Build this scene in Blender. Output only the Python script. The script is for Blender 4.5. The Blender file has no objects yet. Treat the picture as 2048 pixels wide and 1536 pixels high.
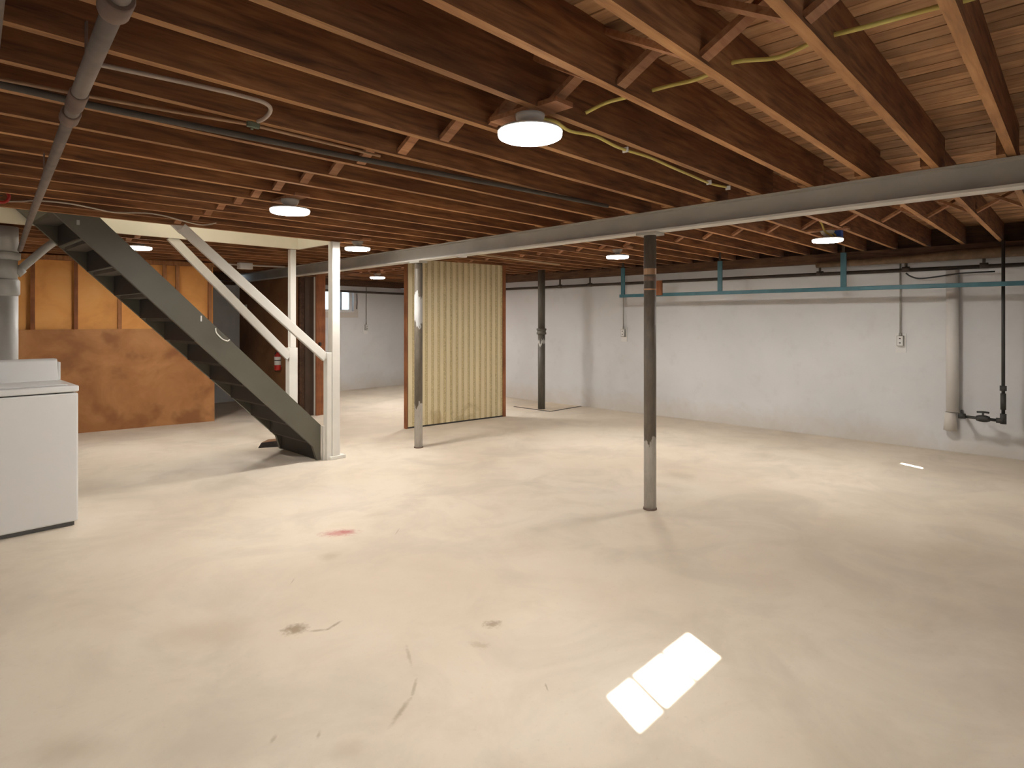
import bpy, bmesh, math, random
from mathutils import Vector, Matrix
random.seed(7)
S = bpy.context.scene
C = S.collection

# ------------------------------------------------------------------ camera
F_PX, YAW, V0, H = 1205.0, math.radians(43.4), 640.0, 1.40
cam = bpy.data.objects.new('camera', bpy.data.cameras.new('camera'))
C.objects.link(cam)
cam.location = (0, 0, H)
cam.rotation_euler = (math.pi / 2, 0, YAW - math.pi / 2)
cam.data.sensor_width = 36.0
cam.data.lens = F_PX / 2048 * 36.0
cam.data.shift_y = -(768 - V0) / 2048
cam.data.clip_start = 0.05
S.camera = cam

# ------------------------------------------------------------------ world, sun, exposure
w = bpy.data.worlds.new('daylight'); S.world = w; w.use_nodes = True
bg = w.node_tree.nodes['Background']
bg.inputs[0].default_value = (0.80, 0.90, 1.0, 1)
bg.inputs[1].default_value = 4.0
SUN_DIR = Vector((0.48, 1.0, -1.24)).normalized()
sl = bpy.data.lights.new('sun', 'SUN'); sl.energy = 38.0; sl.angle = math.radians(0.53); sl.color = (1.0, 0.96, 0.9)
so = bpy.data.objects.new('sun', sl); C.objects.link(so)
so.location = (-2, -5, 6)
so.rotation_euler = SUN_DIR.to_track_quat('-Z', 'Y').to_euler()
LAMP_STRENGTH = 238.0
S.view_settings.view_transform = 'Standard'
S.view_settings.look = 'None'
S.view_settings.gamma = 1.0
S.view_settings.use_curve_mapping = False
S.view_settings.exposure = 0.0

# ------------------------------------------------------------------ pixel -> position helpers (2048x1536)
def ray(u, v):
    s = (u - 1024) / F_PX
    return Vector((math.cos(YAW) + math.sin(YAW) * s, math.sin(YAW) - math.cos(YAW) * s, (V0 - v) / F_PX))
def atz(u, v, z): d = ray(u, v); return d * ((z - H) / d.z) + Vector((0, 0, H))
def atx(u, v, x): d = ray(u, v); return d * (x / d.x) + Vector((0, 0, H))
def aty(u, v, y): d = ray(u, v); return d * (y / d.y) + Vector((0, 0, H))

# ------------------------------------------------------------------ materials
MATS = {}
def new_mat(name):
    m = bpy.data.materials.new(name); m.use_nodes = True
    nt = m.node_tree; b = nt.nodes['Principled BSDF']
    MATS[name] = m
    return m, nt, b
def N(nt, t, **kw):
    n = nt.nodes.new(t)
    for k, v in kw.items():
        if k.startswith('i_'): n.inputs[k[2:]].default_value = v
        else: setattr(n, k, v)
    return n
def ramp(nt, fac, stops):
    r = nt.nodes.new('ShaderNodeValToRGB')
    e = r.color_ramp.elements
    while len(e) < len(stops): e.new(0.5)
    for i, (p, c) in enumerate(stops):
        e[i].position = p; e[i].color = (*c, 1)
    nt.links.new(fac, r.inputs[0]); return r.outputs[0]
def mix(nt, fac, a, b, mode='MIX'):
    n = nt.nodes.new('ShaderNodeMix'); n.data_type = 'RGBA'; n.blend_type = mode
    for inp, val in ((n.inputs[0], fac), (n.inputs[6], a), (n.inputs[7], b)):
        if hasattr(val, 'is_linked'): nt.links.new(val, inp)
        elif isinstance(val, (int, float)): inp.default_value = val
        else: inp.default_value = (*val, 1)
    return n.outputs[2]
def math_n(nt, op, a, b=None):
    n = nt.nodes.new('ShaderNodeMath'); n.operation = op
    for i, val in enumerate((a, b)):
        if val is None: continue
        if hasattr(val, 'is_linked'): nt.links.new(val, n.inputs[i])
        else: n.inputs[i].default_value = val
    return n.outputs[0]
def coords(nt, scale=(1, 1, 1), rand=False):
    tc = nt.nodes.new('ShaderNodeTexCoord')
    mp = nt.nodes.new('ShaderNodeMapping'); mp.inputs['Scale'].default_value = scale
    nt.links.new(tc.outputs['Object'], mp.inputs[0])
    if rand:
        oi = nt.nodes.new('ShaderNodeObjectInfo')
        ml = nt.nodes.new('ShaderNodeVectorMath'); ml.operation = 'SCALE'
        ml.inputs[0].default_value = (37, 53, 71); nt.links.new(oi.outputs['Random'], ml.inputs['Scale'])
        nt.links.new(ml.outputs[0], mp.inputs['Location'])
    return mp.outputs[0]
def noise(nt, vec, scale, detail=4, rough=0.55, dist=0.0):
    n = nt.nodes.new('ShaderNodeTexNoise')
    n.inputs['Scale'].default_value = scale; n.inputs['Detail'].default_value = detail
    n.inputs['Roughness'].default_value = rough; n.inputs['Distortion'].default_value = dist
    nt.links.new(vec, n.inputs['Vector']); return n.outputs[0]
def bump(nt, b, h, strength=0.2, dist=0.01):
    n = nt.nodes.new('ShaderNodeBump'); n.inputs['Strength'].default_value = strength; n.inputs['Distance'].default_value = dist
    nt.links.new(h, n.inputs['Height']); nt.links.new(n.outputs[0], b.inputs['Normal'])
def set_c(nt, b, col):
    if hasattr(col, 'is_linked'): nt.links.new(col, b.inputs['Base Color'])
    else: b.inputs['Base Color'].default_value = (*col, 1)

def mat_plain(name, col, rough=0.6, metal=0.0, var=0.12, scale=8.0):
    m, nt, b = new_mat(name)
    v = coords(nt, rand=True)
    f = noise(nt, v, scale, 5)
    dark = tuple(c * (1 - var) for c in col); light = tuple(min(1, c * (1 + var)) for c in col)
    set_c(nt, b, ramp(nt, f, [(0.3, dark), (0.7, light)]))
    b.inputs['Roughness'].default_value = rough; b.inputs['Metallic'].default_value = metal
    return m
def mat_wood(name, dark, mid, light, grain=(1.2, 14, 14), rough=0.75, rnd=0.5):
    m, nt, b = new_mat(name)
    v = coords(nt, grain, rand=True)
    f = noise(nt, v, 3.0, 6, 0.6, 0.4)
    c = ramp(nt, f, [(0.28, dark), (0.5, mid), (0.74, light)])
    big = noise(nt, coords(nt, (1.2, 3, 3), rand=True), 1.6, 3)
    c = mix(nt, ramp(nt, big, [(0.35, (0, 0, 0)), (0.7, (1, 1, 1))]), mix(nt, 1.0, c, (0.62, 0.55, 0.5), 'MULTIPLY'), c)
    oi = nt.nodes.new('ShaderNodeObjectInfo')
    mr = nt.nodes.new('ShaderNodeMapRange'); mr.inputs[3].default_value = 1 - rnd; mr.inputs[4].default_value = 1 + rnd * 0.6
    nt.links.new(oi.outputs['Random'], mr.inputs[0])
    hv = nt.nodes.new('ShaderNodeHueSaturation'); nt.links.new(mr.outputs[0], hv.inputs['Value']); nt.links.new(c, hv.inputs['Color'])
    set_c(nt, b, hv.outputs[0]); b.inputs['Roughness'].default_value = rough
    bump(nt, b, f, 0.15, 0.004)
    return m

def stain_mask(nt, cx, cy, rx, ry, ang, edge=0.5, nscale=6.0, namt=0.5):
    tc = nt.nodes.new('ShaderNodeTexCoord')
    mp = nt.nodes.new('ShaderNodeMapping'); mp.vector_type = 'TEXTURE'
    mp.inputs['Location'].default_value = (cx, cy, 0); mp.inputs['Rotation'].default_value = (0, 0, ang)
    mp.inputs['Scale'].default_value = (rx, ry, 1)
    nt.links.new(tc.outputs['Object'], mp.inputs[0])
    ln = nt.nodes.new('ShaderNodeVectorMath'); ln.operation = 'LENGTH'; nt.links.new(mp.outputs[0], ln.inputs[0])
    nz = noise(nt, tc.outputs['Object'], nscale, 5, 0.65)
    d = math_n(nt, 'ADD', ln.outputs['Value'], math_n(nt, 'MULTIPLY', math_n(nt, 'SUBTRACT', nz, 0.5), namt * 2))
    mr = nt.nodes.new('ShaderNodeMapRange'); mr.interpolation_type = 'SMOOTHSTEP'
    mr.inputs[1].default_value = 1.0; mr.inputs[2].default_value = 1.0 - edge; mr.inputs[3].default_value = 0; mr.inputs[4].default_value = 1
    nt.links.new(d, mr.inputs[0]); return mr.outputs[0]

def mat_floor():
    m, nt, b = new_mat('painted_concrete_floor')
    v = coords(nt)
    a = noise(nt, v, 0.55, 5, 0.55, 0.3); c2 = noise(nt, v, 2.6, 6, 0.62, 0.5); c3 = noise(nt, v, 40, 3)
    col = ramp(nt, a, [(0.32, (0.56, 0.475, 0.375)), (0.52, (0.64, 0.56, 0.455)), (0.72, (0.67, 0.60, 0.51))])
    col = mix(nt, ramp(nt, c2, [(0.5, (0, 0, 0)), (0.78, (0.5, 0.5, 0.5))]), col, (0.50, 0.42, 0.325))
    col = mix(nt, ramp(nt, c3, [(0.62, (0, 0, 0)), (0.8, (0.25, 0.25, 0.25))]), col, (0.42, 0.35, 0.27))
    c4 = noise(nt, v, 1.5, 6, 0.6, 0.8)
    col = mix(nt, ramp(nt, c4, [(0.47, (0, 0, 0)), (0.68, (0.55, 0.55, 0.55))]), col, (0.47, 0.41, 0.335))
    def st(u, v_, ru, rv, colr, k, ang=None, edge=0.6, ns=8, na=0.5):
        nonlocal col
        p = atz(u, v_, 0)
        rx = (atz(u + ru, v_, 0) - atz(u - ru, v_, 0)).length / 2
        ry = (atz(u, v_ - rv, 0) - atz(u, v_ + rv, 0)).length / 2
        mk = math_n(nt, 'MULTIPLY', stain_mask(nt, p.x, p.y, rx, ry, (YAW - math.pi / 2) + (ang or 0), edge, ns, na), k)
        col = mix(nt, mk, col, colr)
    br = (0.27, 0.20, 0.125)
    st(678, 1066, 50, 9, (0.46, 0.17, 0.15), 0.75, 0.15, 0.9, 34, 0.7)
    st(695, 1063, 22, 5, (0.40, 0.10, 0.10), 0.6, 0.05, 0.9, 14, 0.5)
    st(590, 1258, 34, 14, br, 0.85, 0.25, 0.8, 38, 0.7)
    st(985, 1248, 26, 11, br, 0.7, 0.2, 0.9, 42, 0.9)
    st(960, 1290, 30, 9, (0.38, 0.3, 0.21), 0.55, -0.4, 0.9, 40, 0.9)
    st(660, 1112, 30, 12, (0.38, 0.3, 0.21), 0.5, 0.1, 0.9, 6, 0.5)
    def scuff(u0, v0_, u1, v1_, wd, colr, k):
        nonlocal col
        p = atz(u0, v0_, 0); q = atz(u1, v1_, 0); d = q - p; c_ = (p + q) / 2
        mk = math_n(nt, 'MULTIPLY', stain_mask(nt, c_.x, c_.y, d.length * .62, wd, math.atan2(d.y, d.x), 0.9, 45, 0.55), k)
        col = mix(nt, mk, col, colr)
    sc = (0.36, 0.29, 0.205)
    scuff(812, 1288, 824, 1336, .012, sc, .6); scuff(834, 1352, 822, 1400, .011, sc, .7); scuff(826, 1388, 778, 1456, .016, sc, .8)
    scuff(650, 1262, 686, 1240, .013, br, .7); scuff(610, 1264, 660, 1258, .016, br, .55)
    scuff(1090, 1366, 1096, 1382, .006, br, .6); scuff(552, 1468, 540, 1490, .012, sc, .6); scuff(640, 1460, 634, 1480, .01, sc, .6)
    scuff(580, 1170, 590, 1155, .006, sc, .6); scuff(790, 1070, 800, 1055, .006, sc, .6)
    st(420, 1265, 150, 40, (0.44, 0.36, 0.26), 0.5, 0.1, 1.0, 3, 0.6)
    st(700, 1500, 60, 30, (0.42, 0.34, 0.25), 0.4, 0, 1.0, 6, 0.6)
    st(140, 1500, 140, 40, (0.38, 0.30, 0.21), 0.4, 0, 1.0, 5, 0.6)
    st(1360, 950, 40, 12, (0.42, 0.35, 0.26), 0.5, 0.6, 0.9, 6, 0.5)
    st(1900, 1110, 180, 30, (0.47, 0.39, 0.30), 0.5, 0.1, 1.0, 4, 0.6)
    # dusty tan strip along the foot of the wall
    set_c(nt, b, col)
    b.inputs['Roughness'].default_value = 0.75
    b.inputs['Specular IOR Level'].default_value = 0.25
    bump(nt, b, c2, 0.12, 0.01)
    return m

def mat_wall(name, base=(0.68, 0.685, 0.695)):
    m, nt, b = new_mat(name)
    v = coords(nt)
    a = noise(nt, v, 0.8, 4, 0.55, 0.2); c2 = noise(nt, v, 5, 6, 0.65); c3 = noise(nt, v, 1.4, 5, 0.7, 0.6)
    lo = tuple(c * 0.88 for c in base)
    col = ramp(nt, a, [(0.35, lo), (0.65, base)])
    col = mix(nt, ramp(nt, c2, [(0.55, (0, 0, 0)), (0.8, (0.22, 0.22, 0.22))]), col, (0.40, 0.37, 0.34))
    # grime that has settled low on the wall, with a ragged edge
    tc = nt.nodes.new('ShaderNodeTexCoord'); sp = nt.nodes.new('ShaderNodeSeparateXYZ'); nt.links.new(tc.outputs['Object'], sp.inputs[0])
    z = math_n(nt, 'ADD', sp.outputs['Z'], math_n(nt, 'MULTIPLY', math_n(nt, 'SUBTRACT', c3, 0.5), 0.7))
    mr = nt.nodes.new('ShaderNodeMapRange'); mr.inputs[1].default_value = 0.32; mr.inputs[2].default_value = -0.05
    mr.inputs[3].default_value = 0; mr.inputs[4].default_value = 0.55; nt.links.new(z, mr.inputs[0])
    col = mix(nt, mr.outputs[0], col, (0.50, 0.43, 0.34))
    set_c(nt, b, col); b.inputs['Roughness'].default_value = 0.8
    bump(nt, b, c2, 0.25, 0.012)
    return m

def mat_peeling(name, under, over, zlo, zhi, nscale=5.0, grime=None):
    """steel post whose paint survives in a ragged band between heights zlo and zhi (local z)"""
    m, nt, b = new_mat(name)
    tc = nt.nodes.new('ShaderNodeTexCoord'); sp = nt.nodes.new('ShaderNodeSeparateXYZ'); nt.links.new(tc.outputs['Object'], sp.inputs[0])
    mp = nt.nodes.new('ShaderNodeMapping'); mp.inputs['Scale'].default_value = (14, 14, 3); nt.links.new(tc.outputs['Object'], mp.inputs[0])
    f = noise(nt, mp.outputs[0], 1.0, 5, 0.65)
    z = math_n(nt, 'ADD', sp.outputs['Z'], math_n(nt, 'MULTIPLY', math_n(nt, 'SUBTRACT', f, 0.5), 0.55))
    up = math_n(nt, 'GREATER_THAN', z, zlo); dn = math_n(nt, 'LESS_THAN', z, zhi)
    mk = math_n(nt, 'MULTIPLY', up, dn)
    g = noise(nt, mp.outputs[0], 3.0, 5, 0.7)
    u2 = ramp(nt, g, [(0.3, tuple(c * 0.6 for c in under)), (0.7, under)])
    o2 = ramp(nt, g, [(0.25, tuple(c * 0.75 for c in over)), (0.6, over)])
    col = mix(nt, mk, u2, o2)
    set_c(nt, b, col); b.inputs['Roughness'].default_value = 0.55
    bump(nt, b, mk, 0.3, 0.003)
    return m, nt, b, sp

def mat_emit(name, col, strength):
    m, nt, b = new_mat(name)
    b.inputs['Base Color'].default_value = (0.9, 0.9, 0.9, 1)
    b.inputs['Emission Color'].default_value = (*col, 1); b.inputs['Emission Strength'].default_value = strength
    return m
def mat_glass(name):
    m = bpy.data.materials.new(name); m.use_nodes = True; nt = m.node_tree; nt.nodes.clear()
    o = nt.nodes.new('ShaderNodeOutputMaterial'); tr = nt.nodes.new('ShaderNodeBsdfTransparent'); gl = nt.nodes.new('ShaderNodeBsdfGlossy')
    gl.inputs['Roughness'].default_value = 0.03; tr.inputs[0].default_value = (0.93, 0.96, 0.97, 1)
    mx = nt.nodes.new('ShaderNodeMixShader'); mx.inputs[0].default_value = 0.06
    nt.links.new(tr.outputs[0], mx.inputs[1]); nt.links.new(gl.outputs[0], mx.inputs[2]); nt.links.new(mx.outputs[0], o.inputs[0])
    MATS[name] = m; return m

def mat_fibre(name, c0, c1, c2, scale=2.2, dark=None):
    m, nt, b = new_mat(name)
    v = coords(nt, rand=True)
    a = noise(nt, v, scale, 5, 0.6, 0.6)
    col = ramp(nt, a, [(0.28, c0), (0.5, c1), (0.72, c2)])
    s = noise(nt, v, scale * 1.3, 3, 0.5, 0.2)
    if dark: col = mix(nt, ramp(nt, s, [(0.56, (0, 0, 0)), (0.68, (0.8, 0.8, 0.8))]), col, dark)
    set_c(nt, b, col); b.inputs['Roughness'].default_value = 0.7
    return m

M_floor = mat_floor()
M_wall = mat_wall('white_painted_concrete')
M_wallgrey = mat_wall('grey_painted_concrete', (0.40, 0.41, 0.40))
M_joist = mat_wood('old_joist_timber', (0.10, 0.038, 0.013), (0.27, 0.112, 0.040), (0.42, 0.20, 0.080), rnd=0.25)
M_joist_edge = mat_wood('pale_lit_joist_edge', (0.34, 0.155, 0.055), (0.54, 0.275, 0.105), (0.64, 0.35, 0.15), rnd=0.25)  # undersides paler than sides: clean wood, plus lit contrast put into the colour
M_plank = mat_wood('subfloor_plank', (0.46, 0.235, 0.105), (0.70, 0.40, 0.19), (0.80, 0.49, 0.26), grain=(14, 1.2, 14), rnd=0.36)
M_strut = mat_wood('bridging_timber', (0.32, 0.14, 0.06), (0.48, 0.23, 0.11), (0.56, 0.31, 0.16), rnd=0.25)
M_dark_wood = mat_wood('dark_sill_timber', (0.06, 0.030, 0.016), (0.12, 0.06, 0.030), (0.18, 0.10, 0.055), grain=(14, 1.2, 14), rnd=0.2)
M_stud = mat_wood('orange_stud_timber', (0.30, 0.12, 0.04), (0.42, 0.19, 0.07), (0.50, 0.25, 0.10), grain=(14, 14, 1.2), rnd=0.2)
M_pale_wood = mat_wood('pale_lath', (0.50, 0.36, 0.20), (0.62, 0.46, 0.28), (0.68, 0.54, 0.36), rnd=0.1)
M_beam = mat_plain('grey_beam_paint', (0.42, 0.40, 0.355), 0.55, 0, 0.10, 4)
M_beam_lip = mat_plain('pale_beam_flange_paint', (0.62, 0.60, 0.55), 0.55, 0, 0.12, 5)  # bottom flange, paler than web and top flange
M_stringer = mat_plain('olive_grey_stair_paint', (0.105, 0.098, 0.074), 0.5, 0, 0.10, 3)
M_tread = mat_plain('dark_tread_paint', (0.085, 0.070, 0.055), 0.6, 0, 0.2, 4)
M_riser = mat_plain('black_riser_paint', (0.026, 0.022, 0.018), 0.6, 0, 0.2, 4)
M_white = mat_plain('cream_white_gloss', (0.74, 0.72, 0.66), 0.4, 0, 0.05, 5)
M_shaft = mat_plain('cream_stairwell_paint', (0.78, 0.74, 0.62), 0.6, 0, 0.05, 3)
M_enamel = mat_plain('white_enamel', (0.70, 0.70, 0.69), 0.3, 0, 0.02, 2)
M_enamel_dark = mat_plain('grey_plinth', (0.10, 0.10, 0.10), 0.6)
M_black_pipe = mat_plain('black_iron_pipe', (0.030, 0.029, 0.027), 0.5, 0.0, 0.2, 12)
M_black_pipe2 = mat_plain('dusty_iron_pipe', (0.062, 0.050, 0.040), 0.7, 0.0, 0.2, 12)
M_jamb_dark = mat_plain('jamb_gap_brown', (0.050, 0.028, 0.016), 0.7, 0.0, 0.2, 5)
M_brown_pipe = mat_plain('brown_iron_pipe', (0.055, 0.040, 0.030), 0.6, 0.0, 0.25, 12)
M_soil = mat_plain('dusty_soil_pipe', (0.19, 0.15, 0.125), 0.75, 0.0, 0.18, 9)
M_soil_hub = mat_plain('rusty_soil_hub', (0.16, 0.105, 0.08), 0.8, 0.0, 0.25, 14)
M_stack = mat_plain('grey_white_stack_paint', (0.46, 0.455, 0.435), 0.6, 0, 0.08, 5)
M_conduit = mat_plain('dull_conduit', (0.40, 0.32, 0.26), 0.5, 0.2, 0.12, 9)
M_copper = mat_plain('tarnished_copper', (0.34, 0.20, 0.11), 0.5, 0.3, 0.15, 9)
M_tan_wrap = mat_fibre('tan_pipe_wrap', (0.085, 0.05, 0.027), (0.135, 0.082, 0.045), (0.20, 0.125, 0.07), 9)
M_teal = mat_plain('teal_paint', (0.040, 0.130, 0.160), 0.5, 0, 0.15, 9)
M_yellow = mat_plain('yellow_cable_sheath', (0.62, 0.50, 0.13), 0.5, 0, 0.06, 9)
M_white_cable = mat_plain('off_white_cable', (0.50, 0.44, 0.36), 0.6)
M_staple = mat_plain('white_staple', (0.8, 0.8, 0.78), 0.5)
M_green_clamp = mat_plain('verdigris_clamp', (0.10, 0.12, 0.08), 0.6, 0.2, 0.3, 20)
M_blue = mat_plain('blue_plastic', (0.03, 0.12, 0.55), 0.5)
M_steel_box = mat_plain('grey_steel_box', (0.36, 0.35, 0.32), 0.45, 0.4, 0.1, 8)
M_outlet = mat_plain('white_outlet_face', (0.72, 0.72, 0.70), 0.5, 0, 0.03)
M_socket_hole = mat_plain('dark_slot', (0.03, 0.03, 0.03), 0.7)
M_red = mat_plain('red_enamel', (0.42, 0.020, 0.015), 0.35, 0, 0.05)
M_label = mat_plain('white_label', (0.72, 0.70, 0.66), 0.6, 0, 0.05, 30)
M_black = mat_plain('black_plastic', (0.02, 0.02, 0.02), 0.5)
M_board = mat_plain('cream_panel_board', (0.66, 0.565, 0.36), 0.5, 0, 0.05, 3)
def add_low_stain(m):
    nt = m.node_tree; b = nt.nodes['Principled BSDF']; src = b.inputs['Base Color'].links[0].from_socket
    tc = nt.nodes.new('ShaderNodeTexCoord'); sp = nt.nodes.new('ShaderNodeSeparateXYZ'); nt.links.new(tc.outputs['Object'], sp.inputs[0])
    n1 = noise(nt, tc.outputs['Object'], 3.2, 6, 0.65, 0.6)
    z = math_n(nt, 'ADD', math_n(nt, 'MULTIPLY', sp.outputs['Z'], -0.30), n1)
    mr = nt.nodes.new('ShaderNodeMapRange'); mr.inputs[1].default_value = 0.50; mr.inputs[2].default_value = 0.62
    mr.inputs[3].default_value = 0; mr.inputs[4].default_value = 0.6; nt.links.new(z, mr.inputs[0])
    nt.links.new(mix(nt, mr.outputs[0], src, (0.33, 0.24, 0.11)), b.inputs['Base Color'])
M_stripe = mat_plain('olive_panel_stripe', (0.50, 0.405, 0.22), 0.6, 0, 0.28, 60)
add_low_stain(M_board); add_low_stain(M_stripe)
M_panel_trim = mat_wood('orange_brown_trim', (0.22, 0.07, 0.022), (0.32, 0.115, 0.038), (0.38, 0.15, 0.055), grain=(14, 14, 1.2), rnd=0.1)
M_fibre_low = mat_fibre('brown_hardboard', (0.25, 0.098, 0.029), (0.36, 0.155, 0.049), (0.47, 0.225, 0.082), 2.2, (0.24, 0.092, 0.028))
M_fibre_up = mat_fibre('orange_sheathing', (0.70, 0.31, 0.075), (0.82, 0.39, 0.105), (0.86, 0.45, 0.14), 2.5)
M_brown_panel = mat_fibre('brown_plywood', (0.16, 0.070, 0.026), (0.22, 0.10, 0.038), (0.27, 0.13, 0.05), 2.0)
M_door_grey = mat_plain('grey_door_paint', (0.66, 0.67, 0.68), 0.6, 0, 0.1, 3)
M_lamp = mat_emit('lamp_diffuser', (1.0, 0.958, 0.895), LAMP_STRENGTH)
M_lamp_rim = mat_emit('lamp_rim', (1.0, 0.95, 0.88), 7.0)
M_lamp_body = mat_plain('white_lamp_body', (0.7, 0.7, 0.68), 0.4)
M_porcelain = mat_plain('porcelain', (0.68, 0.66, 0.60), 0.3)
M_glass = mat_glass('window_glass')
M_frame = mat_plain('white_window_frame', (0.66, 0.66, 0.64), 0.5, 0, 0.06)
M_mullion = mat_plain('dark_window_bar', (0.05, 0.055, 0.06), 0.5)
M_block = mat_wood('scrap_block_top', (0.16, 0.08, 0.035), (0.25, 0.13, 0.06), (0.32, 0.18, 0.09), rnd=0.1)
M_block_face = mat_plain('dark_block_face', (0.035, 0.026, 0.022), 0.7, 0, 0.4, 30)  # front face, darker than the rest of the block
M_pad = mat_plain('concrete_patch', (0.60, 0.50, 0.38), 0.8, 0, 0.1, 3)
M_gap = mat_plain('dirt_filled_joint', (0.035, 0.03, 0.026), 0.9)
M_slab = mat_plain('upper_floor_boards', (0.2, 0.1, 0.05), 0.8)
M_outside = mat_plain('pale_window_well', (0.6, 0.6, 0.58), 0.8)

# two main posts: bare grey-brown steel over a chalky white foot
def post_mat(name, white_top, mid_band=None, bare=(0.155, 0.130, 0.102)):
    m, nt, b, sp = mat_peeling(name, bare, (0.50, 0.48, 0.45), -1.0, white_top)
    return m
M_post_a = post_mat('post_paint_low_foot', 0.52)
# post with white foot and a bare white patch high up
m, nt, b, sp = mat_peeling('post_paint_patched', (0.15, 0.125, 0.095), (0.52, 0.50, 0.47), -1.0, 0.45)
M_post_b = m
m, nt, b, sp = mat_peeling('stack_paint_flaked', (0.105, 0.092, 0.072), (0.50, 0.48, 0.44), 1.02, 1.10)
M_post_c = m

# ------------------------------------------------------------------ mesh helpers
class MB:
    def __init__(s): s.v = []; s.f = []; s.sm = []
    def add(s, vs, fs, smooth=False):
        o = len(s.v); s.v += [Vector(v) for v in vs]; s.f += [tuple(i + o for i in f) for f in fs]; s.sm += [smooth] * len(fs); return s
    def box(s, x0, x1, y0, y1, z0, z1):
        return s.hexa([(x0, y0, z0), (x1, y0, z0), (x1, y1, z0), (x0, y1, z0), (x0, y0, z1), (x1, y0, z1), (x1, y1, z1), (x0, y1, z1)])
    def hexa(s, p): return s.add(p, [(0, 3, 2, 1), (4, 5, 6, 7), (0, 1, 5, 4), (1, 2, 6, 5), (2, 3, 7, 6), (3, 0, 4, 7)])
    def bar(s, a, b, wdt, hgt, up=(0, 0, 1)):
        """box between points a and b; width sideways, height along 'up'"""
        a = Vector(a); b = Vector(b); d = (b - a).normalized(); u = Vector(up); u = (u - d * u.dot(d)).normalized(); r = d.cross(u)
        q = []
        for p in (a, b):
            q += [p - r * wdt / 2 - u * hgt / 2, p + r * wdt / 2 - u * hgt / 2, p + r * wdt / 2 + u * hgt / 2, p - r * wdt / 2 + u * hgt / 2]
        return s.add(q, [(0, 1, 2, 3), (7, 6, 5, 4), (0, 4, 5, 1), (1, 5, 6, 2), (2, 6, 7, 3), (3, 7, 4, 0)])
    def tube(s, pts, r, n=12, cap=True):
        pts = [Vector(p) for p in pts]; rr = r if isinstance(r, (list, tuple)) else [r] * len(pts)
        vs = []; fs = []; prev = None
        for i, p in enumerate(pts):
            d = (pts[min(i + 1, len(pts) - 1)] - pts[max(i - 1, 0)]).normalized()
            if prev is None:
                u = Vector((0, 0, 1)) if abs(d.z) < 0.9 else Vector((1, 0, 0))
            else: u = prev
            u = (u - d * u.dot(d)).normalized(); prev = u; q = d.cross(u)
            for k in range(n):
                a = 2 * math.pi * k / n; vs.append(p + (u * math.cos(a) + q * math.sin(a)) * rr[i])
        for i in range(len(pts) - 1):
            for k in range(n):
                k2 = (k + 1) % n; fs.append((i * n + k, i * n + k2, (i + 1) * n + k2, (i + 1) * n + k))
        s.add(vs, fs, True)
        if cap:
            L = (len(pts) - 1) * n
            s.add(vs[:n], [tuple(reversed(range(n)))]); s.add(vs[L:L + n], [tuple(range(n))])
        return s
    def lathe(s, prof, c, n=32):
        """profile of (r, z) pairs turned about the vertical through c"""
        c = Vector(c); vs = []; fs = []
        for r, z in prof:
            for k in range(n):
                a = 2 * math.pi * k / n; vs.append(c + Vector((r * math.cos(a), r * math.sin(a), z)))
        for i in range(len(prof) - 1):
            for k in range(n):
                k2 = (k + 1) % n; fs.append((i * n + k, i * n + k2, (i + 1) * n + k2, (i + 1) * n + k))
        s.add(vs, fs, True)
        if prof[0][0] > 1e-4: s.add(vs[:n], [tuple(reversed(range(n)))])
        if prof[-1][0] > 1e-4: s.add(vs[-n:], [tuple(range(n))])
        return s
    def prism(s, poly, axis_a, axis_b, off, thick, normal):
        """2-D polygon in the plane spanned by axis_a and axis_b, extruded along normal"""
        A, B, Nn, O = Vector(axis_a), Vector(axis_b), Vector(normal), Vector(off)
        n = len(poly); p0 = [O + A * a + B * b_ for a, b_ in poly]; p1 = [p + Nn * thick for p in p0]
        fs = [tuple(range(n)), tuple(reversed(range(n, 2 * n)))] + [((i + 1) % n, i, n + i, n + (i + 1) % n) for i in range(n)]
        return s.add(p0 + p1, fs)
    def build(s, name, mat, parent=None, bevel=0.0, seg=2, origin=None):
        me = bpy.data.meshes.new(name)
        off = Vector((0, 0, 0))
        if parent is not None:
            off = world_loc(parent)
        elif origin is not None: off = Vector(origin)
        bm = bmesh.new(); vv = [bm.verts.new(v - off) for v in s.v]
        for f, sm in zip(s.f, s.sm):
            try:
                q = bm.faces.new([vv[i] for i in f]); q.smooth = sm
            except ValueError: pass
        bmesh.ops.remove_doubles(bm, verts=bm.verts, dist=1e-6)
        bmesh.ops.recalc_face_normals(bm, faces=bm.faces)
        if bevel > 0:
            ed = [e for e in bm.edges if len(e.link_faces) == 2 and e.calc_face_angle(0) > 0.6]
            bmesh.ops.bevel(bm, geom=ed, offset=bevel, segments=seg, affect='EDGES', profile=0.5)
        bm.to_mesh(me); bm.free()
        me.materials.append(mat)
        o = bpy.data.objects.new(name, me); C.objects.link(o)
        if parent is not None: o.parent = parent
        elif origin is not None: o.location = off
        return o
def world_loc(o):
    l = Vector(o.location)
    while o.parent: o = o.parent; l += Vector(o.location)
    return l
def tag(o, label=None, cat=None, group=None, kind=None):
    if label: o['label'] = label
    if cat: o['category'] = cat
    if group: o['group'] = group
    if kind: o['kind'] = kind
    return o
def thing(name, loc, label, cat, group=None, kind=None):
    o = bpy.data.objects.new(name, None); C.objects.link(o); o.location = loc; o.empty_display_size = 0.1
    return tag(o, label, cat, group, kind)
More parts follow.
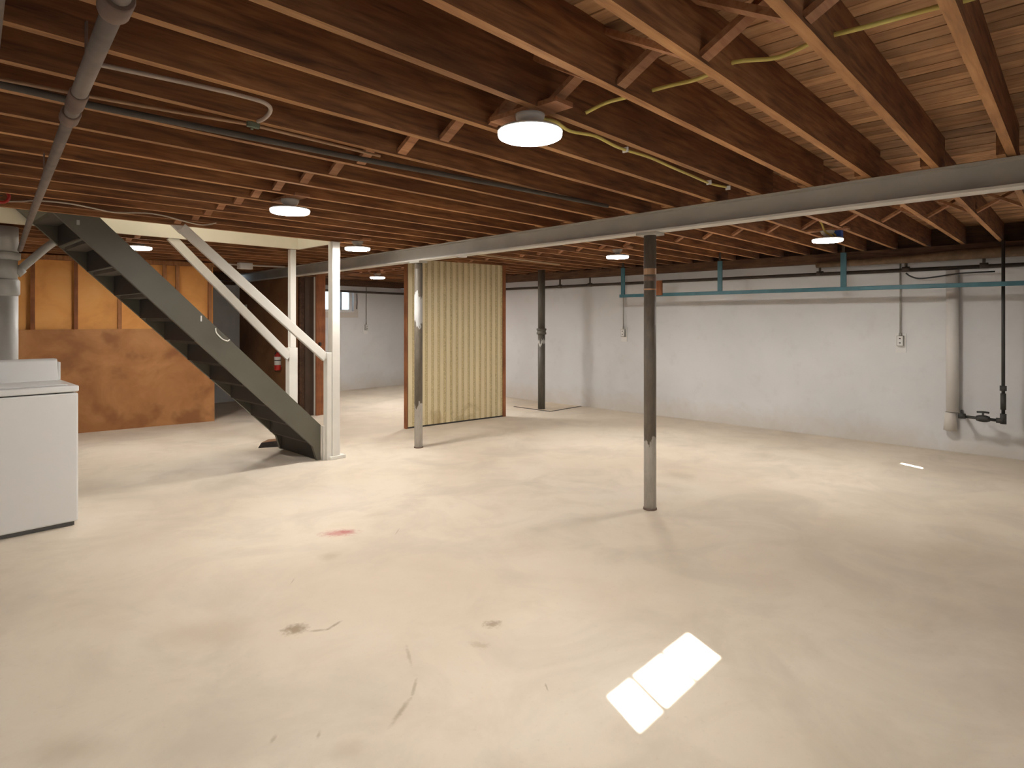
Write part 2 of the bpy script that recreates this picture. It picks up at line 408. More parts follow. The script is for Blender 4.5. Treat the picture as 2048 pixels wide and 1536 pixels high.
def smooth_path(pts, sub=5):
    pts = [Vector(p) for p in pts]; out = []
    for i in range(len(pts) - 1):
        p0 = pts[max(i - 1, 0)]; p1 = pts[i]; p2 = pts[i + 1]; p3 = pts[min(i + 2, len(pts) - 1)]
        for k in range(sub):
            t = k / sub
            out.append(0.5 * ((2 * p1) + (p2 - p0) * t + (2 * p0 - 5 * p1 + 4 * p2 - p3) * t * t + (3 * p1 - p0 - 3 * p2 + p3) * t ** 3))
    return out + [pts[-1]]

# ================================================================== THE ROOM
X0, X1, Y0, Y1 = -0.40, 7.88, -0.25, 10.65       # inner faces of the concrete walls
ZJ, JD, JT = 2.195, 0.19, 0.035                   # joist underside, depth, thickness
ZS = ZJ + JD                                      # underside of the subfloor planks
T = 0.14
def structure(o, label=None, cat=None): return tag(o, label, cat, kind='structure')
floor_o = MB().box(X0 - T, X1 + T, Y0 - T, Y1 + T, -0.12, 0).build('floor', M_floor)
structure(floor_o, 'beige painted concrete basement floor, stained and scuffed', 'floor')

# ---- right wall, left wall
wall_right = structure(MB().box(X1, X1 + T, Y0 - T, Y1 + T, 0, ZJ - 0.12).build('wall_right', M_wall), 'long white painted concrete wall with pipes along its top', 'wall')
wall_left = structure(MB().box(X0 - T, X0, Y0 - T, Y1 + T, 0, ZJ - 0.12).build('wall_left', M_wall), 'white painted concrete wall beside the washer', 'wall')

# ---- walls with window openings
def wall_with_holes(name, ya, yb, holes, ztop, label):
    mb = MB(); xs = [X0 - T] + [c for h in holes for c in (h[0], h[1])] + [X1 + T]
    for i in range(0, len(xs), 2): mb.box(xs[i], xs[i + 1], ya, yb, 0, ztop)
    for x0, x1, z0, z1 in holes:
        mb.box(x0, x1, ya, yb, 0, z0)
        if z1 < ztop - 0.01: mb.box(x0, x1, ya, yb, z1, ztop)
    return structure(mb.build(name, M_wall), label, 'wall')
ZT = ZJ - 0.12
WB = (5.93, 6.62, 1.575, 1.985)                   # window in the back wall
W1 = (1.04, 1.80, 1.66, ZT)                       # high windows behind the camera
W2 = (5.70, 6.46, 1.66, ZT)
wall_back = wall_with_holes('wall_back', Y1, Y1 + T, [WB], ZT, 'white painted concrete end wall with a small high window')
wall_front = wall_with_holes('wall_front', Y0 - T, Y0, [W1, W2], ZT, 'white painted concrete wall with two high windows letting in sun')

# window in the back wall: frame, bar, two panes, sill, raised patch of render around it
win = thing('window_1', (WB[0], Y1, WB[2]), 'small bright basement window high in the end wall', 'window', kind='structure')
yw = Y1 + 0.085
fr = MB()
fr.box(WB[0], WB[1], yw - .02, yw + .02, WB[2], WB[2] + .035); fr.box(WB[0], WB[1], yw - .02, yw + .02, WB[3] - .03, WB[3])
fr.box(WB[0], WB[0] + .03, yw - .02, yw + .02, WB[2] + .035, WB[3] - .03); fr.box(WB[1] - .06, WB[1], yw - .02, yw + .02, WB[2] + .035, WB[3] - .03)
fr.build('window_frame', M_frame, win)
xm = 6.375
MB().box(xm - .012, xm + .012, yw - .03, yw + .03, WB[2] + .03, WB[3] - .03).build('window_bar', M_mullion, win)
for a, b_ in ((WB[0] + .03, xm - .012), (xm + .012, WB[1] - .06)):
    MB().box(a, b_, yw - .003, yw + .003, WB[2] + .035, WB[3] - .03).build('pane', M_glass, win)
MB().box(WB[0] - .01, WB[1] + .01, Y1 - .012, Y1 + .06, WB[2] - .02, WB[2] + .004).build('window_sill', M_frame, win)
rp = MB()
rp.box(WB[0] - .16, WB[0], Y1 - .012, Y1 + .004, WB[2] - .13, WB[3] + .03); rp.box(WB[1], WB[1] + .10, Y1 - .012, Y1 + .004, WB[2] - .13, WB[3] + .03)
rp.box(WB[0], WB[1], Y1 - .012, Y1 + .004, WB[2] - .13, WB[2] - .02)
rp.build('render_surround', M_wall, win)

def high_window(name, x0, x1, z0, z1, bars, opening, label, sun_mask=None):
    """three-light window behind the camera; its clear area throws the sun patch on the floor"""
    wn = thing(name, (x0, Y0, z0), label, 'window', kind='structure')
    yg = -0.307
    f = MB(); ox0, ox1, oz0, oz1 = opening
    f.box(ox0, ox1, yg - .012, yg + .012, oz0, z0); f.box(ox0, ox1, yg - .012, yg + .012, z1, oz1)
    f.box(ox0, x0, yg - .012, yg + .012, z0, z1); f.box(x1, ox1, yg - .012, yg + .012, z0, z1)
    f.build('window_frame', M_frame, wn)
    e = [x0] + [c for b_ in bars for c in (b_[0] - b_[1] / 2, b_[0] + b_[1] / 2)] + [x1]
    for b_ in bars: MB().box(b_[0] - b_[1] / 2, b_[0] + b_[1] / 2, yg - .01, yg + .01, z0, z1).build('window_bar', M_mullion, wn)
    for i in range(0, len(e), 2):
        MB().box(e[i], e[i + 1], yg - .002, yg + .002, z0, z1).build('pane', M_glass, wn)
    if sun_mask: MB().box(sun_mask[0], sun_mask[1], yg + .003, yg + .012, z0, z1).build('sun_cover', M_slab, wn)  # unseen cover added to narrow the sun patch
    return wn
high_window('window_2', 1.105, 1.745, 1.72, 1.98, [(1.277, .016), (1.515, .008)], W1, 'three-light high window that throws the three-part sun patch on the floor')
high_window('window_3', 5.77, 6.41, 1.72, 1.98, [(6.08, .02)], W2, 'high window with added covers leaving one narrow light', sun_mask=(5.77, 6.07))
for o in list(bpy.data.objects):
    if o.name.startswith('window_3'): win3 = o
MB().box(6.165, 6.41, -.304, -.295, 1.72, 1.98).build('sun_cover', M_slab, win3)  # second added cover, trims the sun patch from the other side

# ---- ceiling: slab above, then planks, joists and bridging as pieces of it
OPX0, OPX1, OPY0, OPY1 = 0.55, 3.27, 5.520, 6.395          # stairwell opening
def jy(k): return 0.2465 + 0.309 * k
def beam_x(y): return 3.945 + 0.0525 * (y - 2.324)
ceil = MB()
a0, a1, b0, b1 = X0 - T, X1 + T, Y0 - T, Y1 + T
zc0, zc1 = ZS + 0.022, ZS + 0.12
ceil.box(a0, a1, b0, OPY0, zc0, zc1).box(a0, a1, OPY1, b1, zc0, zc1).box(a0, OPX0, OPY0, OPY1, zc0, zc1).box(OPX1, a1, OPY0, OPY1, zc0, zc1)
# rim joists that close the floor edge above the walls
ceiling = ceil.build('ceiling', M_slab)
structure(ceiling, 'open ceiling of dark red-brown timber joists under board subfloor', 'ceiling')
for args in ((a0, X0 - .01, b0, b1), (X1 + .02, a1, b0, b1), (X0 - .01, X1 + .02, b0, Y0 - .05), (X0 - .01, X1 + .02, Y1 + .05, b1)):
    MB().box(*args, ZJ - .001, zc0).build('rim_joist', M_dark_wood, ceiling)
# planks, running across the joists
PW = 0.0865
n_pl = int((X1 - X0) / PW) + 1
for i in range(n_pl):
    x0 = X0 + i * PW; x1 = x0 + PW - 0.007
    dz = random.uniform(-0.0015, 0.0015)
    segs = [(Y0 - .05, Y1 + .05)]
    if x1 > OPX0 and x0 < OPX1: segs = [(Y0 - .05, OPY0), (OPY1, Y1 + .05)]
    for ya, yb in segs:
        MB().box(x0, x1, ya, yb, ZS + dz - 0.0005, ZS + 0.0215).build('plank', M_plank, ceiling)
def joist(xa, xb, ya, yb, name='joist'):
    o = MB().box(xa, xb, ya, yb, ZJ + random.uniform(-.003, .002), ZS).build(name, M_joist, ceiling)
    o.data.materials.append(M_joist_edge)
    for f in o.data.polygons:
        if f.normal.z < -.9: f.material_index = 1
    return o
# joists
KS = list(range(-1, 34))
for k in KS:
    y = jy(k); bx = beam_x(y)
    xs = [(X0, bx + .13)]
    if k in (18, 19): xs = [(X0, OPX0 - .05), (OPX1 + .05, bx + .13)]
    for xa, xb in xs:
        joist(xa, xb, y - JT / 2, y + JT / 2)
    y2 = y + JT + .001
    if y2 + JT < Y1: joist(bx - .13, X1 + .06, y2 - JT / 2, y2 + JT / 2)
# headers at both ends of the stair opening
for xa in (OPX0 - .05, OPX1 + .004):
    MB().box(xa, xa + .046, jy(17) + JT / 2, jy(20) - JT / 2, ZJ, ZS).build('header_joist', M_joist, ceiling)
# cross bridging: two crossing struts in each bay
def bridging(xc, off, ks):
    for k in ks:
        y0 = jy(k) + JT / 2 + off; y1 = jy(k + 1) - JT / 2 + off
        xx = xc + random.uniform(-.03, .03)
        for dx, (za, zb) in ((-.035, (ZJ + .015, ZS - .02)), (.035, (ZS - .02, ZJ + .015))):
            MB().bar((xx + dx, y0, za), (xx + dx, y1, zb), .05, .02).build('bridging_strut', M_strut, ceiling)
bridging(1.70, 0.0, [k for k in KS[:-1] if k not in (17, 18, 19) and k < 27])
bridging(5.62, JT + .001, [k for k in KS[:-2] if k < 28])

# ---- stairwell shaft above the opening
zt = 3.3
for nm, box_, lb in (('wall_stairwell', (OPX0, OPX1, OPY1 - .012, OPY1, ZJ - .004, zt), 'cream painted board lining the long far side of the stairwell opening'),
                     ('wall_stairwell_end', (OPX1 - .012, OPX1, OPY0, OPY1 - .012, ZJ - .004, zt), 'cream painted board across the end of the stairwell opening by the newels'),
                     ('wall_stairwell_side', (OPX0, OPX1 - .012, OPY0, OPY0 + .012, ZS, zt), 'cream board lining the near long side of the stairwell above the joists'),
                     ('wall_stairwell_head', (OPX0, OPX0 + .012, OPY0 + .012, OPY1 - .012, ZS, zt), 'cream board at the head of the stairwell above the joists'),
                     ('ceiling_stairwell', (OPX0 - .05, OPX1 + .05, OPY0 - .05, OPY1 + .05, zt, zt + .05), 'cream ceiling over the head of the stairs')):
    structure(MB().box(*box_).build(nm, M_shaft), lb, 'wall' if nm[0] == 'w' else 'ceiling')

# ---- timber sill along the top of the right and back walls
structure(MB().box(X1 - .085, X1 + .02, Y0, Y1, ZT + .001, ZJ - .005).build('trim_1', M_dark_wood), 'dark timber sill plate along the top of the long wall', 'trim')
structure(MB().box(4.5, X1 - .09, Y1 - .085, Y1 + .05, ZT + .001, ZJ - .005).build('trim_2', M_dark_wood), 'dark timber sill plate above the end wall window', 'trim')
structure(MB().box(X0, 4.25, Y1 - .085, Y1 + .05, ZT + .001, ZJ - .005).build('trim_3', M_dark_wood), 'dark timber sill plate over the grey door', 'trim')
structure(MB().box(X0 - .05, X1 + .05, Y0 - .05, Y0 + .03, ZT + .001, ZJ - .005).build('trim_4', M_dark_wood), 'dark timber sill plate over the front wall windows', 'trim')
structure(MB().box(X0 - .05, X0 + .05, Y0 + .04, Y1, ZT + .001, ZJ - .005).build('trim_5', M_dark_wood), 'dark timber sill plate along the wall beside the washer', 'trim')

# ---- steel beam and posts
ZB = 2.044
bya, byb = Y0 + .02, Y1 - .02
bm_ = thing('steel_beam', (beam_x(bya), bya, ZB), 'grey painted steel I-beam carrying the joists across the room', 'beam')
ba, bb = Vector((beam_x(bya), bya, 0)), Vector((beam_x(byb), byb, 0))
up = Vector((0, 0, 1))
zm = ZJ - .004
MB().bar(ba + up * (ZB + .007), bb + up * (ZB + .007), .115, .014).build('bottom_flange', M_beam_lip, bm_)
MB().bar(ba + up * (zm - .006), bb + up * (zm - .006), .115, .012).build('top_flange', M_beam, bm_)
MB().bar(ba + up * ((ZB + .014 + zm - .012) / 2), bb + up * ((ZB + .014 + zm - .012) / 2), .012, zm - .012 - ZB - .014).build('web', M_beam, bm_)

def post(base, r, ztop, mat, label, plate=True, group=None):
    t = thing('support_post', base, label, 'post', group)
    b_ = Vector(base)
    MB().tube([b_ + up * .012, b_ + up * (ztop - .02)], r, 24).build('pipe_column', mat, t)
    MB().box(b_.x - .06, b_.x + .06, b_.y - .085, b_.y + .085, ztop - .02, ztop).build('cap_plate', M_beam, t, .003)
    MB().tube([b_ + up * 0, b_ + up * .012], r * 1.12, 16).build('rust_ring', M_soil_hub, t)
    return t
P1 = atz(1300, 1018, 0); P1.x = beam_x(P1.y)
P2 = atz(837, 895, 0); P2.x = beam_x(P2.y)
pa = post(P1, .045, ZB, M_post_a, 'bare grey steel post with chalky white foot and rust bands near its top, alone mid-floor')
pb = post(P2, .045, ZB, M_post_b, 'grey steel post with white paint patches standing in front of the striped partition')
# rust / copper bands near the top of the first post
for z, h_ in ((1.735, .045), (1.69, .03), (1.62, .012)):
    MB().tube([P1 + up * z, P1 + up * (z + h_)], .0458, 24, cap=False).build('rust_band', M_copper if h_ != .03 else M_soil_hub, pa)
# white worn paint patch on the second post
MB().tube([P2 + up * 1.08, P2 + up * 1.5, P2 + up * 1.96], [.0456, .0458, .0456], 24, cap=False).build('white_paint_patch', mat_peeling('flaking_white_patch', (0.15, 0.125, 0.095), (0.46, 0.455, 0.45), 1.34, 1.70)[0], pb)
# cast-iron drain stack by the wall
P3 = atz(1083, 818, 0)
ds = thing('drain_stack', P3, 'dark olive cast iron drain stack with a hub at mid height, by the long wall', 'pipe')
MB().tube([P3, P3 + up * 1.19], .056, 20).build('lower_pipe', M_post_c, ds)
MB().tube([P3 + up * 1.26, P3 + up * (ZJ - .006)], .056, 20).build('upper_pipe', M_post_c, ds)
MB().lathe([(.058, 1.17), (.076, 1.175), (.076, 1.205), (.068, 1.21), (.068, 1.235), (.078, 1.24), (.078, 1.265), (.058, 1.27)], P3, 24).build('hub', M_post_c, ds)
# patched square of concrete round its foot
fp = thing('concrete_patch', (7.08, 5.92, 0), 'square floor patch outlined by dark joints around the drain stack', 'floor patch')
MB().box(7.11, 7.86, 5.92, 6.64, 0.0005, .003).build('slab', M_pad, fp)
MB().box(7.075, 7.11, 5.89, 6.66, 0.0005, .0045).build('joint', M_gap, fp)
MB().box(7.11, 7.87, 5.885, 5.915, 0.0005, .0045).build('joint', M_gap, fp)

# ---- striped partition
A = atz(812, 858, 0); B = atz(1009, 833, 0); A.z = B.z = 0
ax = (B - A).normalized(); nn = Vector((ax.y, -ax.x, 0))        # nn points to the camera side
if nn.dot(A) > 0: nn = -nn
Lp = (B - A).length; zp = ZJ - .008
part = thing('wall_partition', A, 'free-standing partition faced with cream and olive vertical striped boards', 'wall', kind='structure')
def pbox(a, b_, z0, z1, d0, d1):
    q = []
    for z in (z0, z1):
        for s_, d_ in ((a, d0), (b_, d0), (b_, d1), (a, d1)): q.append(A + ax * s_ - nn * d_ + up * z)
    return MB().hexa(q)
pbox(.03, Lp - .03, .012, zp, .012, .045).build('core', M_stud, part)
pbox(-.002, .02, 0, zp, -.004, .05).build('edge_trim', M_panel_trim, part)
pbox(Lp - .035, Lp + .02, 0, zp, -.006, .05).build('edge_trim', M_panel_trim, part)
nst = 16; per = (Lp - .065) / nst
for i in range(nst):
    s0 = .03 + i * per
    jit = random.uniform(-.003, .003)
    pbox(s0 + .002, s0 + per * .60 + jit, .02, zp, 0.0, .012).build('panel_board', M_board, part)
    pbox(s0 + per * .60 + jit + .003, s0 + per - .001, .02, zp, .0035, .012).build('stripe_board', M_stripe, part)
pbox(.03, Lp - .035, .0, .02, .002, .012).build('bottom_shoe', M_gap, part)

# ---- left timber wall: hardboard below, open studs and orange sheathing above
Wa = atz(163, 866, 0); Wb = atz(429, 842, 0); Wa.z = Wb.z = 0
wx = (Wb - Wa).normalized(); wn_ = Vector((wx.y, -wx.x, 0))
if wn_.dot(Wa) > 0: wn_ = -wn_
S0 = -(Wa.x - X0 - .02) / wx.x
Lw = (Wb - Wa).length
ww = thing('wall_timber', Wa, 'orange-brown timber stud wall behind the stairs, hardboard below and open studs above', 'wall', kind='structure')
def wbox(a, b_, z0, z1, d0, d1):
    q = []
    for z in (z0, z1):
        for s_, d_ in ((a, d0), (b_, d0), (b_, d1), (a, d1)): q.append(Wa + wx * s_ - wn_ * d_ + up * z)
    return MB().hexa(q)
wbox(S0, Lw, 0.0, 1.285, 0, .012).build('hardboard_sheet', M_fibre_low, ww)
wbox(S0, Lw, 0.01, ZJ - .06, .105, .12).build('sheathing', M_fibre_up, ww)
wbox(S0, Lw, ZJ - .06, ZJ - .006, .014, .104).build('top_plate', M_stud, ww)
for u in (-330, -180, -60, 65, 152, 240, 330, 356, 421):
    # stud spacing read off the wall
    d = ray(u, 640); tt = (Wa.x * wx.y - Wa.y * wx.x) / (d.x * wx.y - d.y * wx.x)
    s_ = (Vector((d.x * tt, d.y * tt, 0)) - Wa).dot(wx)
    if s_ - .02 < S0: continue
    wbox(s_ - .02, min(s_ + .02, Lw), 0.0, ZJ - .062, .014, .104).build('stud', M_panel_trim if u < 200 else M_stud, ww)  # first studs in darker timber, standing for their shaded sides

# ---- brown partition under the far end of the beam, with door jamb posts
PX = beam_x(9.4); py0, py1 = 8.30, Y1 - .015
def px_at(y): return beam_x(y) + .0
bp = thing('wall_brown', (px_at(py0), py0, 0), 'dark brown plywood partition under the far end of the beam', 'wall', kind='structure')
MB().bar((px_at(py0 + .1), py0 + .1, (ZB - .004) / 2), (px_at(py1), py1, (ZB - .004) / 2), .05, ZB - .008).build('plywood_sheet', M_brown_panel, bp)
for yy, dx, wd in ((8.36, -.055, .05), (8.30, .12, .075)):
    pass
jp = thing('door_jamb', (px_at(8.25), 8.25, 0), 'pair of brown timber jamb posts at the end of the brown partition', 'door frame')
c1 = atz(604, 826, 0); c2 = atz(624, 830, 0)
MB().box(c1.x - .06, c1.x + .03, c1.y - .04, c1.y + .05, 0, ZB - .004).build('jamb_post', M_dark_wood, jp)
tag(MB().box(4.44, 4.585, 8.14, 8.24, 0, ZJ - .008).build('jamb_post', M_panel_trim, jp), 'orange-brown outer post')
MB().box(4.30, 4.43, 8.205, 8.24, 0, ZB - .01).build('gap_shade_fill', M_jamb_dark, jp)  # dark sheet standing for the shaded gap between the posts
MB().box(4.431, 4.437, 8.165, 8.20, 0, ZB - .01).build('white_strip', M_white, jp)
MB().box(4.475, 4.50, 8.10, 8.14, 1.02, 1.07).build('latch', M_black, jp)

# ---- grey door in the end wall past the timber wall
dr = thing('door_1', (3.75, Y1, 0), 'plain grey door in the end wall behind the stairs', 'door', kind='structure')
MB().box(3.60, 4.27, Y1 - .04, Y1, 0, 2.0).build('door_leaf', M_door_grey, dr)
MB().box(3.54, 3.60, Y1 - .06, Y1, 0, 2.06).build('door_casing', M_stud, dr)
MB().box(3.60, 4.27, Y1 - .06, Y1, 2.0, 2.06).build('door_casing', M_dark_wood, dr)

# ================================================================== STAIRS
ST = thing('staircase', (3.07, 5.54, 0), 'steep olive grey timber staircase rising through the ceiling opening', 'staircase')
sy0, sy1 = 5.54, 6.37
SL = 0.989
def stringer(y0, y1):
    poly = [(3.07, 0.0), (3.07, .346), (3.07 - (2.45 - .346) / SL, 2.45), (3.07 - (2.45 - .062) / SL, 2.45), (2.985, .062 + .085 * SL), (3.03, 0)]
    return MB().prism(poly, (1, 0, 0), (0, 0, 1), (0, y0, 0), y1 - y0, (0, 1, 0))
stringer(sy0, sy0 + .04).build('stringer', M_stringer, ST)
stringer(sy1 - .04, sy1).build('stringer', M_stringer, ST)
RISE = .2025; RUN = RISE / SL
for k in range(1, 12):
    xb = 3.07 - (RISE * k - .03 - .066) / SL; xf = min(xb + .19, 3.07)
    MB().box(xb, xf, sy0 + .04, sy1 - .04, RISE * k - .03, RISE * k).build('tread', M_tread, ST)
    MB().box(xf - .035, xf - .017, sy0 + .04, sy1 - .04, max(.004, RISE * (k - 1)), RISE * k - .03).build('riser', M_riser, ST)
tag(MB().tube(smooth_path([aty(431, 656, sy0 - .008), aty(432, 664, sy0 - .012), aty(437, 671, sy0 - .012), aty(446, 679, sy0 - .012), aty(455, 682, sy0 - .012), aty(459, 679, sy0 - .006)]), .006, 8).build('rope_loop', M_white, ST), 'white cord looped over the stringer edge')
c0 = aty(402, 636, sy0); MB().box(c0.x - .006, c0.x + .006, sy0 - .006, sy0 + .0, c0.z - .03, c0.z + .02).build('bracket', M_staple, ST)
c0 = aty(156, 445, sy0); MB().box(c0.x - .01, c0.x + .01, sy0 - .006, sy0 + .0, c0.z - .018, c0.z + .018).build('bracket', M_steel_box, ST)

# newels and handrails
nr = thing('stair_newel', (3.19, 5.5, 0), 'white square post with a white handrail on the open side of the stairs', 'newel post')
MB().box(3.150, 3.235, 5.455, 5.54, .035, ZJ - .006).build('post', M_white, nr, .004)
MB().box(3.095, 3.147, 5.46, 5.535, 0, 1.075).build('newel', M_white, nr, .003)
MB().box(3.073, 3.094, 5.50, 5.535, 0, .34).build('filler_strip', M_white, nr)
MB().box(3.12, 3.29, 5.435, 5.54, 0, .034).build('base_block', M_white, nr, .004)
def rail(y, xa, za, xb, zb, parent):
    return MB().bar((xa, y, za), (xb, y, zb), .042, .082).build('handrail', M_white, parent, .006)
rail(5.50, 3.10, 1.02, 1.987 - .22, 2.121 + .06, nr)
MB().bar((1.79, 5.505, 2.155), (1.35, 5.545, 2.585), .04, .08).build('handrail', M_white, nr)
fr_ = thing('stair_newel', (3.22, 6.44, 0), 'white newel and thinner upper post with handrail on the far side of the stairs', 'newel post')
MB().box(3.165, 3.265, 6.40, 6.49, 0, 1.09).build('newel', M_white, fr_, .004)
MB().box(3.185, 3.250, 6.41, 6.475, 1.09, ZJ - .006).build('post', M_white, fr_, .003)
fz = lambda x: 1.043 - (x - 3.117) * 1.01
MB().bar((3.17, 6.42, fz(3.17)), (1.965, 6.412, fz(1.965)), .038, .082).build('handrail', M_white, fr_)

# ================================================================== LAMPS
def lamp(u, v, label, zc=2.11, blue=False, at=None):
    p = Vector(at) if at else atz(u, v, zc); zb = zc - .018
    t = thing('ceiling_lamp', (p.x, p.y, zb), label, 'lamp', 'flat round ceiling lamps')
    c = Vector((p.x, p.y, 0))
    MB().lathe([(.001, zb + .006), (.09, zb + .0075), (.114, zb + .010), (.121, zb + .014)], c, 40).build('diffuser', M_lamp, t)
    MB().lathe([(.1215, zb + .0135), (.1240, zb + .020), (.1250, zb + .031)], c, 40).build('diffuser_rim', M_lamp_rim, t)
    MB().lathe([(.1245, zb + .031), (.126, zb + .036), (.118, zb + .042), (.05, zb + .046), (.03, zb + .06), (.022, zb + .064), (.022, ZJ - .035)], c, 32).build('lamp_body', M_lamp_body, t)
    MB().lathe([(.030, ZJ - .045), (.045, ZJ - .035), (.055, ZJ - .018), (.058, ZJ - .004)], c, 24).build('lampholder', M_porcelain, t)
    MB().box(p.x - .05, p.x + .05, p.y - .17, p.y + .17, ZJ - .004, ZJ + .014).build('mounting_board', M_strut, t)
    if blue:
        tag(MB().box(p.x + .03, p.x + .10, p.y - .1, p.y - .03, ZJ - .075, ZJ - .004).build('junction_box', M_blue, t), 'blue plastic junction box')
        MB().tube(smooth_path([(p.x - .02, p.y - .05, ZJ - .06), (p.x - .06, p.y - .0, ZJ - .02), (p.x - .1, p.y + .02, ZJ + .05), (p.x - .12, p.y + .05, ZJ + .1)]), .008, 8).build('cable_tail', M_yellow, t)
        MB().tube(smooth_path([(p.x + .03, p.y - .06, ZJ - .05), (p.x - .0, p.y - .03, ZJ - .0), (p.x - .05, p.y - .08, ZJ + .07)]), .008, 8).build('cable_tail', M_yellow, t)
    return t
lamp(1060, 272, 'round LED lamp with a yellow cable running from it along the joist')
lamp(580, 424, 'round LED lamp hanging short of the stairwell opening above open floor')
lamp(715, 499, 'round LED lamp between the white stair newel and the steel beam')
lamp(277, 497, 'round LED lamp between the staircase and the timber stud wall', zc=2.15)
lamp(755, 556, 'round LED lamp in the far room near the small window')
lamp(1235, 515, 'round LED lamp near the free end of the teal rack', zc=2.10)
lamp(0, 0, 'round LED lamp hidden behind the striped partition', at=(5.88, 6.95, 2.11))
lamp(1655, 482, 'round LED lamp with a blue junction box beside it', zc=2.10, blue=True)

# unseen lamp added at the stairwell top, standing in for light from upstairs
hl = thing('added_stair_lamp', (1.9, 5.97, 3.24), 'unseen round lamp added at the head of the stairwell to brighten its boards', 'lamp')
hc = Vector((1.9, 5.97, 0))
MB().lathe([(.001, 3.24), (.09, 3.244), (.125, 3.26), (.13, 3.285)], hc, 32).build('diffuser', mat_emit('added_lamp_diffuser', (1.0, 0.92, 0.80), 60.0), hl)
MB().lathe([(.132, 3.285), (.14, 3.288), (.14, 3.3)], hc, 32).build('lamp_body', M_lamp_body, hl)

# ================================================================== APPLIANCE AND STACK AT LEFT
wc = atz(157, 1050, 0); wx1, wy0 = wc.x, wc.y + .0
wt = thing('washing_machine', (wx1 - .345, wy0 + .33, 0), 'white enamel top-loading laundry machine with rear control console', 'washer')
MB().box(wx1 - .685, wx1, wy0, wy0 + .62, .03, .905).build('cabinet', M_enamel, wt, .012, 3)
MB().box(wx1 - .69, wx1 + .003, wy0 - .006, wy0 + .63, .912, .955).build('top_panel', M_enamel, wt, .010, 3)
MB().box(wx1 - .66, wx1 - .02, wy0 + .02, wy0 + .60, .004, .032).build('plinth', M_enamel_dark, wt)
for sx in (.06, .62):
    for sy in (.06, .55):
        MB().tube([(wx1 - sx, wy0 + sy, 0), (wx1 - sx, wy0 + sy, .006)], .02, 12).build('foot', M_enamel_dark, wt)
MB().prism([(0, .955), (.13, .955), (.13, 1.115), (.045, 1.115), (.03, 1.105)], (0, 1, 0), (0, 0, 1), (wx1 - .67, wy0 + .48, 0), .64, (1, 0, 0)).build('console', M_enamel, wt, .006)
MB().box(wx1 - .03, wx1 - .012, wy0 + .50, wy0 + .60, .96, 1.09).build('console_end_cap', M_enamel, wt, .005)
MB().box(wx1 - .62, wx1 - .05, wy0 + .06, wy0 + .44, .956, .962).build('lid', M_enamel, wt, .002)
# upright stack behind it
s0 = aty(9, 640, 6.62)
sk = thing('vent_stack', (s0.x, s0.y, 0), 'grey-white painted upright stack with collars behind the laundry machine', 'pipe')
cs = Vector((s0.x, s0.y, 0)); R = .092
zz = lambda v: H + (V0 - v) * (s0.x * math.cos(YAW) + s0.y * math.sin(YAW)) / F_PX
MB().tube([cs, cs + up * zz(588)], R, 28).build('lower_pipe', M_stack, sk)
MB().lathe([(R, zz(592)), (R + .012, zz(588)), (R + .012, zz(562)), (R, zz(558))], cs, 28).build('collar', M_stack, sk)
MB().tube([cs + up * zz(560), cs + up * zz(520)], R - .004, 28).build('middle_pipe', M_stack, sk)
MB().lathe([(R, zz(520)), (R + .016, zz(518)), (R + .016, zz(506)), (R, zz(504))], cs, 28).build('collar', M_stack, sk)
MB().tube([cs + up * zz(505), cs + up * (ZJ - .006)], R + .002, 28).build('upper_pipe', M_stack, sk)
q0 = aty(30, 548, 6.62); q1 = aty(90, 497, 6.62); q2 = aty(108, 483, 6.62)
MB().tube(smooth_path([q0 + Vector((-.03, 0, -.02)), q0, q1, q2 + Vector((.012, 0, .004))], 4), .032, 14).build('branch_pipe', M_stack, sk)
MB().tube([q0 + (q1 - q0) * .02, q0 + (q1 - q0) * .22], .044, 14).build('branch_socket', M_stack, sk)

# ================================================================== CEILING SERVICES
def pipe_run(name, pts, r, mat, label, cat='pipe', n=12, sub=0):
    P = [Vector(p) for p in pts]
    P = smooth_path(P, sub) if sub else P
    return tag(MB().tube(P, r, n).build(name, mat, origin=P[0]), label, cat)
zc = 2.05
sp0 = atz(235, 0, zc); sp1 = atz(140, 232, zc); sp2 = atz(62, 435, zc)
spd = thing('soil_pipe', sp0, 'dusty brown-grey soil pipe slung under the joists, falling to the white stack', 'pipe')
ext = sp0 + (sp0 - sp1).normalized() * 1.2
s3 = aty(40, 500, 6.5)
MB().tube([ext, sp0 + (sp1 - sp0) * .04], .021, 16).build('pipe_length', M_soil, spd)
MB().tube([sp0, sp1], .0205, 16).build('pipe_length', M_soil, spd)
MB().tube([sp1, sp2, s3], .018, 16).build('pipe_length', M_soil, spd)
def hub(p, d, L, r):
    d = d.normalized(); MB().tube([p - d * L / 2, p - d * L / 2.6, p + d * L / 2.6, p + d * L / 2], [r * .92, r, r, r * .92], 18).build('pipe_hub', M_soil_hub, spd)
hub(sp0 + (sp1 - sp0) * .02, sp1 - sp0, .08, .031); hub(sp1, sp1 - sp0, .10, .027)
dv = (sp1 - sp0).normalized()
hub(sp0 + (sp1 - sp0) * .80, dv, .16, .0245)
for p in (sp0 + (sp1 - sp0) * .55, sp1 + (sp2 - sp1) * .5):
    MB().bar(p + up * .02, Vector((p.x, p.y, ZJ)), .02, .004, (1, 0, 0)).build('strap_hanger', M_soil_hub, spd)

g0 = atz(6, 0, 2.15); g1 = atz(-6, 120, 2.15)
pipe_run('grey_pipe', [g0 - Vector((0, 1.5, 0)) + Vector((-.03, 0, 0)), g0 + Vector((-.03, 0, 0)), g1 + Vector((-.03, 0, 0))], .034, M_soil, 'short grey pipe under the joists in the corner beside the soil pipe')

